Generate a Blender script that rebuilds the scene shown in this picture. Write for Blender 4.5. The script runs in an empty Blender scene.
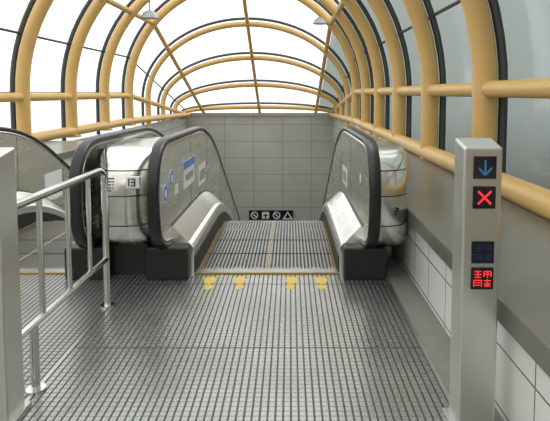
import bpy, math
from mathutils import Vector
sc=bpy.context.scene
sc.view_settings.view_transform='Standard'
sc.view_settings.look='None'

# ---------------------------------------------------------------- materials
def newmat(n):
    m=bpy.data.materials.new(n); m.use_nodes=True
    nt=m.node_tree; b=nt.nodes['Principled BSDF']
    return m,nt,b
def M(n,col,rough=.5,metal=0,noise=.06,scale=6,emit=None,streak=None):
    m,nt,b=newmat(n)
    b.inputs['Roughness'].default_value=rough; b.inputs['Metallic'].default_value=metal
    if noise:
        g=nt.nodes.new('ShaderNodeNewGeometry'); t=nt.nodes.new('ShaderNodeTexNoise'); t.inputs['Scale'].default_value=scale
        t.inputs['Detail'].default_value=4
        vec=g.outputs['Position']
        if streak:
            mp=nt.nodes.new('ShaderNodeMapping'); mp.inputs['Scale'].default_value=streak
            nt.links.new(vec,mp.inputs['Vector']); vec=mp.outputs[0]
        nt.links.new(vec,t.inputs['Vector'])
        mx=nt.nodes.new('ShaderNodeMix'); mx.data_type='RGBA'
        mx.inputs[6].default_value=[max(0,c*(1-noise*2)) for c in col]+[1]
        mx.inputs[7].default_value=[min(1,c*(1+noise*2)) for c in col]+[1]
        nt.links.new(t.outputs['Fac'],mx.inputs[0]); nt.links.new(mx.outputs[2],b.inputs['Base Color'])
        if streak:
            mr=nt.nodes.new('ShaderNodeMapRange'); mr.inputs[3].default_value=rough-.06; mr.inputs[4].default_value=rough+.10
            nt.links.new(t.outputs['Fac'],mr.inputs[0]); nt.links.new(mr.outputs[0],b.inputs['Roughness'])
    else: b.inputs['Base Color'].default_value=(*col,1)
    if emit:
        b.inputs['Emission Color'].default_value=(*col,1); b.inputs['Emission Strength'].default_value=emit
    return m
def mth(nt,op,a,b=None):
    n=nt.nodes.new('ShaderNodeMath'); n.operation=op
    for i,v in enumerate((a,b)):
        if v is None: continue
        if isinstance(v,(int,float)): n.inputs[i].default_value=v
        else: nt.links.new(v,n.inputs[i])
    return n.outputs[0]
def linemask(nt,coord,size,w,off=0):
    return mth(nt,'LESS_THAN',mth(nt,'FRACT',mth(nt,'DIVIDE',mth(nt,'ADD',coord,100*size+off),size)),w)
def gridmat(n,col,line,ax,sx,wx,bx,sy,wy,rough=.3,metal=0,offx=0,offy=0,noise=.05,nscale=1.2,rough2=None,bump=0,extra=None,cross=None,seam=None):
    m,nt,b=newmat(n)
    g=nt.nodes.new('ShaderNodeNewGeometry'); s=nt.nodes.new('ShaderNodeSeparateXYZ'); nt.links.new(g.outputs['Position'],s.inputs[0])
    ma=linemask(nt,s.outputs[ax],sx,wx,offx)
    if sy: 
        mb=linemask(nt,s.outputs[bx],sy,wy,offy)
        if cross is not None: mb=mth(nt,'MULTIPLY',mb,cross)
        mk=mth(nt,'MAXIMUM',ma,mb)
    else: mk=ma
    if seam:
        for (sa,ss,sw,so) in seam: mk=mth(nt,'MAXIMUM',mk,linemask(nt,s.outputs[sa],ss,sw,so))
    t=nt.nodes.new('ShaderNodeTexNoise'); t.inputs['Scale'].default_value=nscale; t.inputs['Detail'].default_value=5
    nt.links.new(g.outputs['Position'],t.inputs['Vector'])
    mx=nt.nodes.new('ShaderNodeMix'); mx.data_type='RGBA'
    mx.inputs[6].default_value=[c*(1-noise*2) for c in col]+[1]; mx.inputs[7].default_value=[min(1,c*(1+noise*2)) for c in col]+[1]
    nt.links.new(t.outputs['Fac'],mx.inputs[0])
    m2=nt.nodes.new('ShaderNodeMix'); m2.data_type='RGBA'; nt.links.new(mk,m2.inputs[0]); nt.links.new(mx.outputs[2],m2.inputs[6]); m2.inputs[7].default_value=(*line,1)
    out=m2.outputs[2]
    nt.links.new(out,b.inputs['Base Color'])
    r=mth(nt,'ADD',mth(nt,'MULTIPLY',mk,(rough2 if rough2 is not None else rough)-rough),rough)
    nt.links.new(r,b.inputs['Roughness']); b.inputs['Metallic'].default_value=metal
    if bump:
        bp=nt.nodes.new('ShaderNodeBump'); bp.inputs['Distance'].default_value=bump; bp.inputs['Strength'].default_value=.6; bp.invert=True
        nt.links.new(mk,bp.inputs['Height']); nt.links.new(bp.outputs[0],b.inputs['Normal'])
    return m
def glass(n,tint,gl=.06):
    m,nt,b=newmat(n); nt.nodes.remove(b)
    o=nt.nodes['Material Output']; tr=nt.nodes.new('ShaderNodeBsdfTransparent'); tr.inputs[0].default_value=(*tint,1)
    g=nt.nodes.new('ShaderNodeBsdfGlossy'); g.inputs['Roughness'].default_value=.08
    mx=nt.nodes.new('ShaderNodeMixShader'); mx.inputs[0].default_value=gl
    nt.links.new(tr.outputs[0],mx.inputs[1]); nt.links.new(g.outputs[0],mx.inputs[2]); nt.links.new(mx.outputs[0],o.inputs[0])
    return m

YEL=M('cream_yellow_paint',(.64,.405,.135),.36,0,.05,3)
BLK=M('black_rubber',(.010,.010,.011),.30,0,0)
DARK=M('dark_metal',(.018,.018,.018),.4,.3,.05)
GASK=M('dark_gasket',(.06,.065,.06),.5,0,0)
STEEL=M('brushed_steel',(.55,.55,.52),.32,.95,.05,4)
PANEL=M('balustrade_steel',(.76,.745,.67),.24,1,.10,2,streak=(1,.6,9))
CHROME=M('polished_steel',(.68,.675,.645),.19,1,.07,3,streak=(1,1,12))
LIGHTST=M('pale_deck_steel',(.80,.80,.76),.27,.95,.06,5)
RAIL=M('rail_steel',(.72,.72,.70),.18,1,.02)
PILL=M('pillar_steel',(.60,.60,.56),.32,.85,.035,3)
STONE=M('grey_coping',(.17,.17,.145),.3,.2,.10,2)
CONC=M('screed',(.20,.195,.17),.6,0,.12,5)
YMARK=M('yellow_marking',(.62,.43,.06),.55,0,.2,60)
YLINE=M('worn_yellow_line',(.36,.26,.06),.5,.2,.25,30)
WHITE=M('white_vinyl',(.72,.72,.72),.4,0,0)
BLUE=M('blue_vinyl',(.06,.2,.55),.4,0,0)
SCREEN=M('display_black',(.010,.012,.022),.12,0,0)
RED=M('led_red',(1,.03,.03),.4,0,0,emit=1.0)
BLED=M('led_blue',(.03,.20,.45),.4,0,0,emit=.15)
BLED2=M('led_blue_dim',(.015,.035,.09),.4,0,0,emit=.03)
LAMP=M('lamp_grey',(.3,.33,.33),.4,.3,0)
FLOORM=gridmat('grooved_floor_plate',(.405,.41,.385),(.085,.085,.078),'X',.034,.26,'Y',.034,.32,rough=.27,metal=.8,rough2=.5,noise=.18,nscale=1.8,bump=.001,cross=.36,seam=[('Y',.92,.010,.1)])
FLOORL=gridmat('checkered_floor_plate',(.39,.395,.37),(.075,.075,.068),'X',.034,.26,'Y',.034,.32,rough=.3,metal=.75,rough2=.6,noise=.18,nscale=1.8,bump=.001,cross=.6)
TILEW=gridmat('white_wall_tile',(.72,.72,.68),(.10,.10,.09),'Y',.36,.022,'Z',.27,.03,rough=.2,noise=.03,offy=-.02)
TILEE=gridmat('end_wall_panel',(.45,.46,.415),(.26,.26,.235),'X',1.28,.02,'Z',.74,.03,rough=.3,noise=.10,offx=.35,nscale=.6)
TILES=gridmat('side_wall_panel',(.45,.455,.415),(.2,.2,.18),'Y',1.28,.025,'Z',.74,.04,rough=.35,noise=.04)
BACKM=M('added_back_wall_grey',(.30,.29,.25),.6,0,.1,.8)  # tone of the added back wall, mirrored in the steel
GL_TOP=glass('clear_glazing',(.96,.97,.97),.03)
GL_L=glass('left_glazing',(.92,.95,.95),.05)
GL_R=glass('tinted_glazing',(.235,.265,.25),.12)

# ---------------------------------------------------------------- helpers
def empty(n):
    o=bpy.data.objects.new(n,None); sc.collection.objects.link(o); return o
def mesh(n,v,f,mat,parent=None,smooth=False,bevel=0,mats=None,mi=None):
    me=bpy.data.meshes.new(n); me.from_pydata(v,[],f); me.update()
    import bmesh
    bm=bmesh.new(); bm.from_mesh(me); bmesh.ops.recalc_face_normals(bm,faces=bm.faces); bm.to_mesh(me); bm.free()
    me.materials.append(mat)
    o=bpy.data.objects.new(n,me); sc.collection.objects.link(o)
    if parent: o.parent=parent
    if smooth:
        for p in me.polygons: p.use_smooth=True
        e=o.modifiers.new('es','EDGE_SPLIT'); e.split_angle=math.radians(38)
    if bevel:
        b=o.modifiers.new('bv','BEVEL'); b.width=bevel; b.segments=3; b.limit_method='ANGLE'
    return o
def boxvf(x0,x1,y0,y1,z0,z1,V,F):
    k=len(V)
    V+=[(x0,y0,z0),(x1,y0,z0),(x1,y1,z0),(x0,y1,z0),(x0,y0,z1),(x1,y0,z1),(x1,y1,z1),(x0,y1,z1)]
    F+=[tuple(k+i for i in q) for q in ((0,3,2,1),(4,5,6,7),(0,1,5,4),(1,2,6,5),(2,3,7,6),(3,0,4,7))]
def box(n,x0,x1,y0,y1,z0,z1,mat,parent=None,bevel=0):
    V=[];F=[]; boxvf(x0,x1,y0,y1,z0,z1,V,F); return mesh(n,V,F,mat,parent,False,bevel)
def tubevf(pts,r,V,F,n=14,cap=True):
    pts=[Vector(p) for p in pts]; k0=len(V); ref=None
    for i,p in enumerate(pts):
        a=pts[max(0,i-1)]; b=pts[min(len(pts)-1,i+1)]; T=(b-a).normalized()
        if ref is None:
            ref=Vector((0,0,1)) if abs(T.z)<.9 else Vector((0,1,0))
        u=(ref-T*ref.dot(T)).normalized(); ref=u; w=T.cross(u)
        for j in range(n):
            t=2*math.pi*j/n; q=p+u*math.cos(t)*r+w*math.sin(t)*r; V.append(tuple(q))
    for i in range(len(pts)-1):
        for j in range(n):
            a=k0+i*n+j; b=k0+i*n+(j+1)%n; F.append((a,b,b+n,a+n))
    if cap:
        F.append(tuple(k0+j for j in range(n))[::-1]); F.append(tuple(k0+(len(pts)-1)*n+j for j in range(n)))
def tubes(n,lst,mat,parent=None,nn=14):
    V=[];F=[]
    for pts,r in lst: tubevf(pts,r,V,F,nn)
    return mesh(n,V,F,mat,parent,True)
def prism_x(n,poly,x0,x1,mat,parent,bevel=0):
    k=len(poly); V=[(x0,y,z) for y,z in poly]+[(x1,y,z) for y,z in poly]
    F=[tuple(range(k)),tuple(range(2*k-1,k-1,-1))]+[(i,(i+1)%k,k+(i+1)%k,k+i) for i in range(k)]
    return mesh(n,V,F,mat,parent,False,bevel)

# ---------------------------------------------------------------- escalator path
Y0,Y1,SL,YB=4.95,6.35,.577,14.7
def pz(y):
    if y<Y0: return 0
    if y<Y1: return -SL*(y-Y0)**2/(2*(Y1-Y0))
    z=-SL*(Y1-Y0)/2-SL*(y-Y1)
    return max(z,-5.2)
def ys(a,b,fine=.12):
    out=[a]; y=a
    while y<b-1e-6:
        y=min(b,y+(fine if Y0-.3<y<Y1+.3 else .5)); out.append(y)
    return out
HT=1.04
def looppath(ins=0):
    P=[]
    for i in range(25):
        t=math.radians(-90+180*i/24); c=math.cos(t); s=math.sin(t)
        P.append((3.87-(.42-ins)*abs(c)**.72, .64+(.40-ins)*math.copysign(abs(s)**.72,s)))
    return P
def handpath(ins=0,tail=True):
    P=[(4.3,.24+ins),(4.05,.24+ins)] if tail else []
    P+=looppath(ins)+[(y,pz(y)+HT-ins) for y in ys(4.1,15.6)]
    return P
def sweep_yz(n,path,x0,section,mat,parent):
    V=[];F=[];k=len(section)
    for i,p in enumerate(path):
        a=path[max(0,i-1)]; b=path[min(len(path)-1,i+1)]
        T=Vector((b[0]-a[0],b[1]-a[1])).normalized(); N=(-T.y,T.x)
        for (x,m) in section: V.append((x0+x,p[0]+N[0]*m,p[1]+N[1]*m))
    for i in range(len(path)-1):
        for j in range(k):
            F.append((i*k+j,i*k+(j+1)%k,(i+1)*k+(j+1)%k,(i+1)*k+j))
    F.append(tuple(range(k))); F.append(tuple((len(path)-1)*k+j for j in range(k))[::-1])
    return mesh(n,V,F,mat,parent,True)
def rsec(w,h,ex=.6,n=16):
    return [(w*math.copysign(abs(math.cos(t))**ex,math.cos(t)),h*math.copysign(abs(math.sin(t))**ex,math.sin(t))) for t in [2*math.pi*i/n for i in range(n)]]

def shell(n,xi,xo,mode,parent):
    """newel cladding; mode 'full' is rounded both sides, 'half' only on xo side"""
    seams=[.44,.66,.84]
    def build(zs,fac,nm,mat):
        V=[];F=[];nt=24;rows=[]
        for z in zs:
            q=min(1,abs(z-.603)/.39)
            wf=(1-q**6)**(1/4); df=(1-q**3.2)**(1/2.4)
            row=[]; ds=.36*df*fac
            if mode=='full':
                cx=(xi+xo)/2; hw=abs(xo-xi)/2*(.80+.20*wf)*(fac if fac<1 else 1)
                row.append((cx-hw,4.5,z))
                for i in range(nt+1):
                    r=math.radians(-90+180*i/nt); s=math.sin(r);c=max(0,math.cos(r))
                    row.append((cx+hw*math.copysign(abs(s)**.75,s),3.9-ds*c**.75,z))
                row.append((cx+hw,4.5,z))
            else:
                hw=(xo-xi)*(.80+.20*wf)*(fac if fac<1 else 1)
                row.append((xi,4.5,z)); 
                for i in range(nt+1):
                    r=math.radians(90*i/nt)
                    row.append((xi+hw*math.sin(r)**.75,3.9-ds*max(0,math.cos(r))**.75,z))
                row.append((xi+hw,4.5,z))
            rows.append(row)
        k=len(rows[0])
        for r in rows: V+=r
        for i in range(len(rows)-1):
            for j in range(k):
                F.append((i*k+j,i*k+(j+1)%k,(i+1)*k+(j+1)%k,(i+1)*k+j))
        F.append(tuple(range(k))); F.append(tuple((len(rows)-1)*k+j for j in range(k)))
        mesh(nm,V,F,mat,parent,True)
    bounds=[.215]+seams+[.99]
    for bi in range(4):
        a,b=bounds[bi]+.004*(bi>0),bounds[bi+1]-.004*(bi<3)
        zs=[a+(b-a)*i/9 for i in range(10)]
        if bi==0: zs=[a,a+.008,a+.02]+zs[1:]
        if bi==3: zs=zs[:-1]+[b-.012,b-.004,b]
        build(sorted(zs),1.0,'%s_segment_%d'%(n,bi),CHROME)
    build([.26+.03*i for i in range(24)],.955,n+'_seam_core',DARK)

def clad(n,x0,x1,parent,top=.955,mat=None):
    poly=[(3.95,.24),(3.95,top)]+[(y,pz(y)+top) for y in ys(4.2,15.6)]+[(y,pz(y)-.35) for y in ys(4.6,15.6)[::-1]]+[(4.6,.0),(4.2,0),(4.2,.24)]
    return prism_x(n,poly,x0,x1,mat or PANEL,parent)

def side(parent,tag,hx,s):
    """one balustrade; s=+1 means treads lie toward +x"""
    sweep_yz('handrail_'+tag,handpath(),hx,rsec(.043,.024),BLK,parent)
    sweep_yz('handrail_guide_'+tag,handpath(.035),hx,rsec(.036,.014,.4,8),CHROME,parent)
    lp=handpath(.045,False)
    poly=lp+[(15.6,pz(15.6)+.1)]+[(y,pz(y)+.1) for y in ys(4.2,15.6)[::-1]]+[(4.2,.26)]
    a,b=hx+s*.0,hx+s*.03
    prism_x('inner_panel_'+tag,poly,min(a,b),max(a,b),PANEL,parent)
    for i,y in enumerate((4.62,5.5,6.6)):
        box('panel_joint_%s_%d'%(tag,i),min(hx+s*.03,hx+s*.0312),max(hx+s*.03,hx+s*.0312),y,y+.006,pz(y)+.36,pz(y)+.98,GASK,parent)
    sec=[(.03,.37),(.045,.37),(.17,.25),(.20,.235),(.215,.21),(.215,-.25),(.03,-.25)]
    V=[];F=[];k=len(sec);Y=ys(3.82,15.4)
    for i,y in enumerate(Y):
        for (x,z) in sec:
            yy=y
            if i==0: yy=y-.10*(1-z/.37) if z>0 else y-.1
            V.append((hx+s*x,yy,pz(y)+z))
    for i in range(len(Y)-1):
        for j in range(k): F.append((i*k+j,i*k+(j+1)%k,(i+1)*k+(j+1)%k,(i+1)*k+j))
    F.append(tuple(range(k))); F.append(tuple((len(Y)-1)*k+j for j in range(k)))
    mesh('inner_deck_'+tag,V,F,LIGHTST,parent)
    V=[];F=[];Y=ys(3.80,15.3)
    for y in Y:
        for (x,z) in ((.2155,.14),(.2215,.14),(.2215,-.2),(.2155,-.2)): V.append((hx+s*x,y,pz(y)+z))
    for i in range(len(Y)-1):
        for j in range(4): F.append((i*4+j,i*4+(j+1)%4,(i+1)*4+(j+1)%4,(i+1)*4+j))
    F.append((0,1,2,3)); 
    mesh('skirt_'+tag,V,F,DARK,parent)
    V=[];F=[];Y=ys(3.80,15.3)
    for y in Y:
        for (x,z) in ((.03,.385),(.036,.385),(.036,.37),(.03,.37)): V.append((hx+s*x,y,pz(y)+z))
    for i in range(len(Y)-1):
        for j in range(4): F.append((i*4+j,i*4+(j+1)%4,(i+1)*4+(j+1)%4,(i+1)*4+j))
    mesh('deck_trim_'+tag,V,F,GASK,parent)
    a,b=hx-s*.13,hx+s*.19
    box('newel_foot_'+tag,min(a,b),max(a,b),3.66,4.25,0.0,.245,DARK,parent,.015)

TREAD=M('tread_metal',(.22,.22,.20),.34,.75,.15,5)
GROOVE=M('tread_groove',(.035,.035,.032),.6,.2,.05)
YEDGE=M('tread_edge_yellow',(.42,.26,.05),.5,0,.1)
def escalator(name,xc,hr=.775):
    e=empty(name)
    side(e,'a',xc-hr,1); side(e,'b',xc+hr,-1)
    V=[];F=[];V2=[];F2=[];V3=[];F3=[];y=3.9
    while y<15.2:
        z=pz(y+.2)-.004
        boxvf(xc-.55,xc+.55,y+.004,y+.396,z-.24,z-.012,V,F)
        for i in range(36):
            x=xc-.525+i*.030
            boxvf(x-.008,x+.008,y+.006,y+.386,z-.012,z,V2,F2)
        for x in (xc-.5465,xc+.5465): boxvf(x-.0035,x+.0035,y+.004,y+.392,z-.012,z+.002,V3,F3)
        boxvf(xc-.0045,xc+.0045,y+.004,y+.392,z-.012,z+.001,V3,F3)
        y+=.405
    mesh('steps',V,F,GROOVE,e); mesh('step_cleats',V2,F2,TREAD,e); mesh('step_edge_lines',V3,F3,YEDGE,e)
    V=[];F=[]
    boxvf(xc-.55,xc+.55,3.80,3.88,0.001,.010,V,F)
    for i in range(44): 
        x=xc-.55+.0125+i*.025; boxvf(x-.005,x+.005,3.88,3.925,-.003,.007,V,F)
    mesh('comb_plate',V,F,M('comb_metal',(.35,.34,.29),.3,.8,.05),e)
    box('comb_edge_line',xc-.57,xc+.57,3.788,3.80,.001,.0105,YLINE,e)
    return e

XA=-.18; XB=-2.275
eA=escalator('escalator',XA)
eB=escalator('escalator',XB)
shell('newel_shell_outer',XA+.775+.045,.898,'half',eA)
clad('outer_cladding',XA+.775+.03,.868,eA)
shell('newel_shell_middle',XB+.775+.045,XA-.775-.045,'full',eA)
clad('middle_cladding',XB+.775+.03,XA-.775-.03,eA)
shell('newel_shell_far',-3.27,XB-.775-.045,'full',eB)
clad('outer_cladding',-3.28,XB-.775-.03,eB)
box('plinth_middle',-1.38,-1.08,3.78,4.3,0,.23,DARK,eA)
def plateX(n,x,s,y0,y1,z0,z1,mat,par): box(n,min(x,x+s*.003),max(x,x+s*.003),y0,y1,z0,z1,mat,par)
def discX(n,x,s,y,z,r,mat,par):
    V=[(x,y+r*math.cos(t),z+r*math.sin(t)) for t in [2*math.pi*i/24 for i in range(24)]]
    V+=[(x+s*.002,a,b) for (_,a,b) in V]
    F=[tuple(range(24)),tuple(range(47,23,-1))]+[(i,(i+1)%24,24+(i+1)%24,24+i) for i in range(24)]
    mesh(n,V,F,mat,par)
xp=XA-.775+.0305
plateX('notice_panel',xp,1,4.30,4.78,.56,.80,WHITE,eA); plateX('notice_header',xp+.003,1,4.30,4.78,.73,.80,BLUE,eA)
plateX('notice_print',xp+.003,1,4.38,4.70,.62,.68,LAMP,eA)
for (y,z) in ((3.66,.66),(3.86,.74)):
    discX('round_sticker',xp,1,y,z,.07,WHITE,eA); discX('round_sticker_face',xp+.002,1,y,z,.06,BLUE,eA); discX('round_sticker_dot',xp+.004,1,y,z-.005,.03,WHITE,eA)
plateX('notice_small',xp,1,5.0,5.42,.45,.66,WHITE,eA); plateX('notice_small_print',xp+.003,1,5.06,5.36,.50,.60,LAMP,eA)
plateX('notice_label',xp,1,3.98,4.08,.58,.66,WHITE,eA)
xq=XA+.775-.0305
plateX('notice_right',xq,-1,4.9,5.3,.46,.64,WHITE,eA); plateX('notice_right_print',xq-.003,-1,4.96,5.24,.50,.60,LAMP,eA)
discX('sticker_right',xq,-1,3.95,.72,.06,BLUE,eA);discX('sticker_right_face',xq-.002,-1,3.95,.72,.04,WHITE,eA)
plateX('notice_panel',XB-.775+.0305,1,6.1,6.55,.05,.4,WHITE,eB)
V=[];F=[]
for i in range(6):
    for j in range(5):
        tubevf([(-1.38+i*.022,3.545,.70+j*.022),(-1.38+i*.022,3.62,.70+j*.022)],.006,V,F,6)
mesh('speaker_holes_middle',V,F,BLK,eA)
box('number_label_mid',-1.17,-1.08,3.537,3.60,.72,.80,WHITE,eA)
def digits(n,x,y,z,h,par,two=False):
    V=[];F=[];w=h*.14
    boxvf(x,x+w,y-.003,y+.1,z,z+h,V,F)
    x2=x+h*.35
    boxvf(x2+h*.4,x2+h*.4+w,y-.003,y+.1,z+(h*.44 if two else 0),z+h,V,F)
    if two: boxvf(x2,x2+w,y-.003,y+.1,z,z+h*.5,V,F)
    for k in (0,.44,.88): boxvf(x2,x2+h*.4,y-.003,y+.1,z+k*h,z+k*h+w,V,F)
    mesh(n,V,F,BLK,par)
digits('unit_number',-1.155,3.535,.735,.055,eA)
digits('unit_number_outer',.735,3.56,.52,.055,eA,True)
V=[];F=[]
for i in range(5):
    for j in range(5):
        tubevf([(.745+i*.02,3.575+i*.018,.70+j*.022),(.745+i*.02,3.75,.70+j*.022)],.006,V,F,6)
mesh('speaker_holes_outer',V,F,BLK,eA)

# ---------------------------------------------------------------- floor + markings
def B(n,lst,mat,parent=None,bevel=0):
    V=[];F=[]
    for b in lst: boxvf(*b,V,F)
    return mesh(n,V,F,mat,parent,False,bevel)
fl=B('floor',[(-1.19,.72,-7,3.9,-.3,0)],FLOORM)
B('floor_left_plate',[(-4.3,-1.21,-7,3.9,-.3,0)],FLOORL,fl)
B('floor_screed_strip',[(.74,.95,-7,5.0,-.3,-.003)],CONC,fl)
B('floor_edge_trim',[(-1.21,-1.19,-7,3.9,-.3,.003),(.72,.74,-7,3.9,-.3,.003)],STEEL,fl)
B('floor_edge_slab',[(.62,.95,3.9,5.0,-.3,-.004),(-1.6,-.8,3.9,5.0,-.3,-.004),(-4.3,-3.0,3.9,5.0,-.3,-.004)],CONC,fl)
box('floor_lower',-4.6,1.9,14.5,22,-5.5,-5.46,CONC)
def ell(x,y,a,b,V,F):
    k=len(V);n=20
    for zz in (.0003,.0010):
        for i in range(n):
            t=2*math.pi*i/n; V.append((x+a*math.cos(t),y+b*math.sin(t),zz))
    F.append(tuple(k+i for i in range(n))); F.append(tuple(k+n+i for i in range(n)))
    for i in range(n): F.append((k+i,k+(i+1)%n,k+n+(i+1)%n,k+n+i))
V=[];F=[]
for x in (-.60,-.375,.01,.235):
    ell(x,3.66,.044,.075,V,F); ell(x+(.008 if x<-.2 else -.008),3.53,.032,.045,V,F)
    ell(x+.052,3.73,.010,.016,V,F); ell(x-.052,3.70,.010,.016,V,F)
mesh('floor_footprint_marking',V,F,YMARK)

# ---------------------------------------------------------------- walls
B('wall_right',[(.92,1.0,-7,9,-5.5,.43)],TILEW)
B('ledge_right',[(.88,1.98,-7,9,.43,.54)],STONE,None,.012)
B('wall_right_outer',[(1.9,1.98,-7,22,-5.5,.40)],TILES)
B('wall_left',[(-3.42,-3.34,-7,9,-5.5,.43)],TILEW)
B('ledge_left',[(-4.64,-3.30,-7,9,.43,.54)],STONE,None,.012)
B('wall_left_outer',[(-4.64,-4.56,-7,22,-5.5,.40)],TILES)
B('wall_end',[(-4.8,2.2,22,22.2,-5.5,.52)],TILEE)
B('trim_end',[(-4.8,2.2,21.94,22,.42,.54)],STEEL)
B('wall_back_added',[(-4.64,1.98,-7.2,-7,0,1.9)],BACKM)  # unseen wall added behind camera for chrome reflections, kept low to let light in

# ---------------------------------------------------------------- glazed barrel vault
CX,R=-1.325,3.155
def sp(y): return 1.4 if y<14 else 1.4-.112*(y-14)
def crown(y): return 4.44 if y<14 else 4.44-.495*(y-14)
def arch(y,a,off=0):
    return (CX+(R+off)*math.cos(a),y,sp(y)+(max(.04,crown(y)-sp(y))+off)*math.sin(a))
vault=empty('glazed_tunnel_roof')
RY=[4.70+1.85*i for i in range(-6,10)]
lst=[];gl=[]
for y in RY:
    foot=.5 if y<14 else .38
    pts=[(CX+R,y,foot)]+[arch(y,math.pi*i/40) for i in range(41)]+[(CX-R,y,foot)]
    lst.append((pts,.112 if y<14 else .085))
    off=.17
    pts=[(CX+R+off,y,.4)]+[arch(y,math.pi*i/40,off) for i in range(41)]+[(CX-R-off,y,.4)]
    gl.append((pts,.045))
tubes('arch_ribs',lst,YEL,vault,16)
tubes('glazing_bars',gl,GASK,vault,8)
gy=[-6.35]+RY[1:11]+[14]+RY[-5:]+[21.9]
gy=sorted(set(round(v,3) for v in gy))
pl=[]
for a,r,dz in ((90,.06,0),(90-50.9,.065,0),(90+50.9,.065,0),(0,.075,.035),(180,.075,-.07)):
    pl.append(([(lambda p:(p[0],p[1],p[2]+dz))(arch(y,math.radians(a))) for y in gy],r))
def lowp(y): return .62 if y<14 else .62-.02*(y-14)
for x in (CX+R-.02,CX-R+.02): pl.append(([(x,y,lowp(y)) for y in gy],.10))
tubes('purlin_pipes',pl,YEL,vault,16)
cl=[]
for y in RY[:-4]:
    for x,dz in ((CX+R,.035),(CX-R,-.07)):
        cl.append(([(x,y,1.30+dz),(x,y,1.50+dz)],.118)); cl.append(([(x,y,.50),(x,y,.53)],.17))
tubes('rib_collars',cl,YEL,vault,16)
tb=[]
for a in (0,180,18,162): tb.append(([arch(y,math.radians(a),.17) for y in gy],.022))
tubes('glazing_transoms',tb,GASK,vault,8)
def panes(n,a0,a1,mat,low=None):
    V=[];F=[];na=max(2,int(abs(a1-a0)/4.5))
    ang=[math.radians(a0+(a1-a0)*i/na) for i in range(na+1)]
    for y in gy:
        row=[arch(y,a,.17) for a in ang]
        if low is not None: row=[(row[0][0],y,.40)]+row
        V+=row
    k=na+1+(1 if low is not None else 0)
    for i in range(len(gy)-1):
        for j in range(k-1): F.append((i*k+j,i*k+j+1,(i+1)*k+j+1,(i+1)*k+j))
    o=mesh(n,V,F,mat,vault)
    for p in o.data.polygons:p.use_smooth=True
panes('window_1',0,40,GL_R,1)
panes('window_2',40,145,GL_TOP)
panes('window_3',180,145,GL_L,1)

def flood(x,y,z,s):
    e=empty('floodlight')
    tubes('stem',[([(x,y,z+.32),(x,y,z)],.02)],LAMP,e,8)
    V=[];F=[]
    for (r,zz) in ((.07,.08),(.13,.03),(.19,-.10)):
        V+=[(x+r*math.cos(t)*1.2,y+r*math.sin(t),z+zz) for t in [2*math.pi*i/16 for i in range(16)]]
    for i in range(2):
        for j in range(16): F.append((i*16+j,i*16+(j+1)%16,(i+1)*16+(j+1)%16,(i+1)*16+j))
    F.append(tuple(range(16))); F.append(tuple(range(32,48)))
    mesh('housing',V,F,LAMP,e,True)
flood(-3.35,12.10,3.28,1); flood(.84,13.95,3.4,1)

# ---------------------------------------------------------------- pictogram sign on end wall
sg=empty('pictogram_sign')
sx0,sx1,sz0,sz1=-1.82,.14,-4.22,-3.80
box('sign_board',sx0,sx1,21.86,21.93,sz0,sz1,SCREEN,sg)
w=(sx1-sx0)/4
for i in range(4):
    cx=sx0+w*(i+.5); cz=(sz0+sz1)/2
    V=[];F=[]
    if i in (0,2):
        n=24
        for r in (.17,.12): V+=[(cx+r*math.cos(t),21.855,cz+r*math.sin(t)) for t in [2*math.pi*k/n for k in range(n)]]
        F+=[(k,(k+1)%n,n+(k+1)%n,n+k) for k in range(n)]
        k=len(V);V+=[(cx-.13,21.854,cz+.09),(cx-.09,21.854,cz+.13),(cx+.13,21.854,cz-.09),(cx+.09,21.854,cz-.13)];F.append((k,k+1,k+2,k+3))
    elif i==1:
        boxvf(cx-.16,cx+.16,21.85,21.86,cz-.15,cz+.15,V,F)
    else:
        V+=[(cx-.24,21.855,cz-.18),(cx+.24,21.855,cz-.18),(cx,21.855,cz+.18)];F.append((0,1,2))
    mesh('pictogram_%d'%i,V,F,WHITE,sg)
    if i==3:
        V=[(cx-.13,21.85,cz-.13),(cx+.13,21.85,cz-.13),(cx,21.85,cz+.09)];mesh('pictogram_core',V,[(0,1,2)],SCREEN,sg)
    if i==1:
        V=[];F=[];boxvf(cx-.03,cx+.03,21.84,21.848,cz-.12,cz+.05,V,F);boxvf(cx-.09,cx+.09,21.84,21.848,cz-.02,cz+.03,V,F);mesh('pictogram_figure',V,F,SCREEN,sg)

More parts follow.
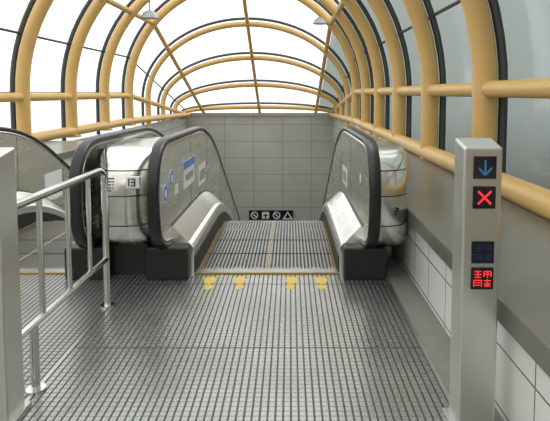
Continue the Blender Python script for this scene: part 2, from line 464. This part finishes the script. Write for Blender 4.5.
# ---------------------------------------------------------------- control pillars
def pillar(x0,x1,y0,y1,h,screens):
    e=empty('display_pillar')
    V=[(x0,y0,0),(x1,y0,0),(x1,y1,0),(x0,y1,0),(x0,y0,h-.03),(x1,y0,h-.03),(x1,y1,h),(x0,y1,h)]
    F=[(0,3,2,1),(4,5,6,7),(0,1,5,4),(1,2,6,5),(2,3,7,6),(3,0,4,7)]
    mesh('body',V,F,PILL,e,False,.010)
    box('base_plate',x0-.02,x1+.02,y0-.02,y1+.02,0,.02,STEEL,e,.004)
    if not screens: return
    cx=(x0+x1)/2+.006
    def sq(n,z,w=.09):
        box(n,cx-w/2,cx+w/2,y0-.006,y0+.01,z-w/2,z+w/2,SCREEN,e,.002)
    yf=y0-.0075
    def strokes(n,lines,mat,wd=.007):
        V=[];F=[]
        for (a,b,c,d) in lines:
            dx,dz=c-a,d-b;L=math.hypot(dx,dz);nx,nz=-dz/L*wd/2,dx/L*wd/2;k=len(V)
            V+=[(a+nx,yf,b+nz),(a-nx,yf,b-nz),(c-nx,yf,d-nz),(c+nx,yf,d+nz)];F.append((k,k+1,k+2,k+3))
        mesh(n,V,F,mat,e)
    z1,z2,z3,z4=[screens[i] for i in range(4)]
    for i,z in enumerate((z1,z2,z3,z4)): sq('screen_%d'%i,z)
    strokes('arrow',[(cx,z1+.03,cx,z1-.028),(cx-.026,z1,cx,z1-.03),(cx+.026,z1,cx,z1-.03)],BLED)
    strokes('cross',[(cx-.026,z2-.026,cx+.026,z2+.026),(cx-.026,z2+.026,cx+.026,z2-.026)],RED,.008)
    def G(z,segs): return [(cx+a*.001,z+b*.001,cx+c*.001,z+d*.001) for a,b,c,d in segs]
    glyphs=[(-34,30,-4,30),(-19,34,-19,6),(-34,18,-4,18),(-32,6,-6,6),
            (6,30,34,30),(6,30,6,8),(34,30,34,8),(6,19,34,19),(20,34,20,4),
            (-34,-6,-4,-6),(-34,-6,-34,-32),(-4,-6,-4,-32),(-28,-16,-10,-16),(-28,-26,-10,-26),
            (6,-8,34,-8),(20,-2,20,-34),(6,-20,34,-20),(8,-32,18,-22),(32,-32,22,-22)]
    strokes('glyph_blue',G(z3,glyphs),BLED2,.004)
    strokes('glyph_red',G(z4,glyphs),RED,.0038)
pillar(.69,.845,1.97,2.09,1.215,(1.105,.985,.762,.655))
pillar(-1.34,-1.18,2.0,2.14,1.17,None)

# ---------------------------------------------------------------- barrier railing
rb=empty('barrier_railing')
rx=-1.2;top=.91;low=.32;ye=3.2
L=[]
c=[(rx,ye-.10+.10*math.sin(t),top-.10+.10*math.cos(t)) for t in [math.pi/2*i/8 for i in range(9)]]
L.append(([(rx,2.13,top)]+c+[(rx,ye,.0)],.021))
L.append(([(rx,2.13,low),(rx,ye,low)],.019))
L.append(([(rx,2.27,low),(rx,2.27,0)],.021))
for y in (2.36,2.66,2.94): L.append(([(rx,y,low),(rx,y,top)],.014))
tubes('rails',L,RAIL,rb,14)
tubes('foot_flanges',[([(rx,y,0),(rx,y,.012)],.045) for y in (2.27,ye)],RAIL,rb,18)

# ---------------------------------------------------------------- light & world
w=bpy.data.worlds.new('World');sc.world=w;w.use_nodes=True
nt=w.node_tree;bg=nt.nodes['Background']
tc=nt.nodes.new('ShaderNodeTexCoord');sx=nt.nodes.new('ShaderNodeSeparateXYZ');nt.links.new(tc.outputs['Generated'],sx.inputs[0])
mr=nt.nodes.new('ShaderNodeValToRGB');nt.links.new(mth(nt,'ADD',mth(nt,'MULTIPLY',sx.outputs['Z'],.5),.5),mr.inputs[0])
cr=mr.color_ramp;cr.elements[0].position=.40;cr.elements[0].color=(.20,.20,.20,1)
cr.elements[1].position=1;cr.elements[1].color=(.97,.985,1,1)
e=cr.elements.new(.485);e.color=(.62,.635,.64,1)
e=cr.elements.new(.6);e.color=(.75,.77,.785,1)
nt.links.new(mr.outputs[0],bg.inputs[0]);bg.inputs[1].default_value=2.3
s=bpy.data.lights.new('sun','SUN');s.energy=1.1;s.angle=.6;s.color=(1,.98,.95)
so=bpy.data.objects.new('sun',s);sc.collection.objects.link(so);so.rotation_euler=(math.radians(-25),math.radians(18),0)

# ---------------------------------------------------------------- camera
cam=bpy.data.cameras.new('camera');co=bpy.data.objects.new('camera',cam);sc.collection.objects.link(co)
cam.sensor_fit='HORIZONTAL';cam.sensor_width=36;cam.lens=36*500/550
cam.shift_x=-15/550;cam.shift_y=-82.5/550
cam.clip_start=.02
co.location=(0,0,1.4);co.rotation_euler=(math.radians(90-4),0,0)
sc.camera=co
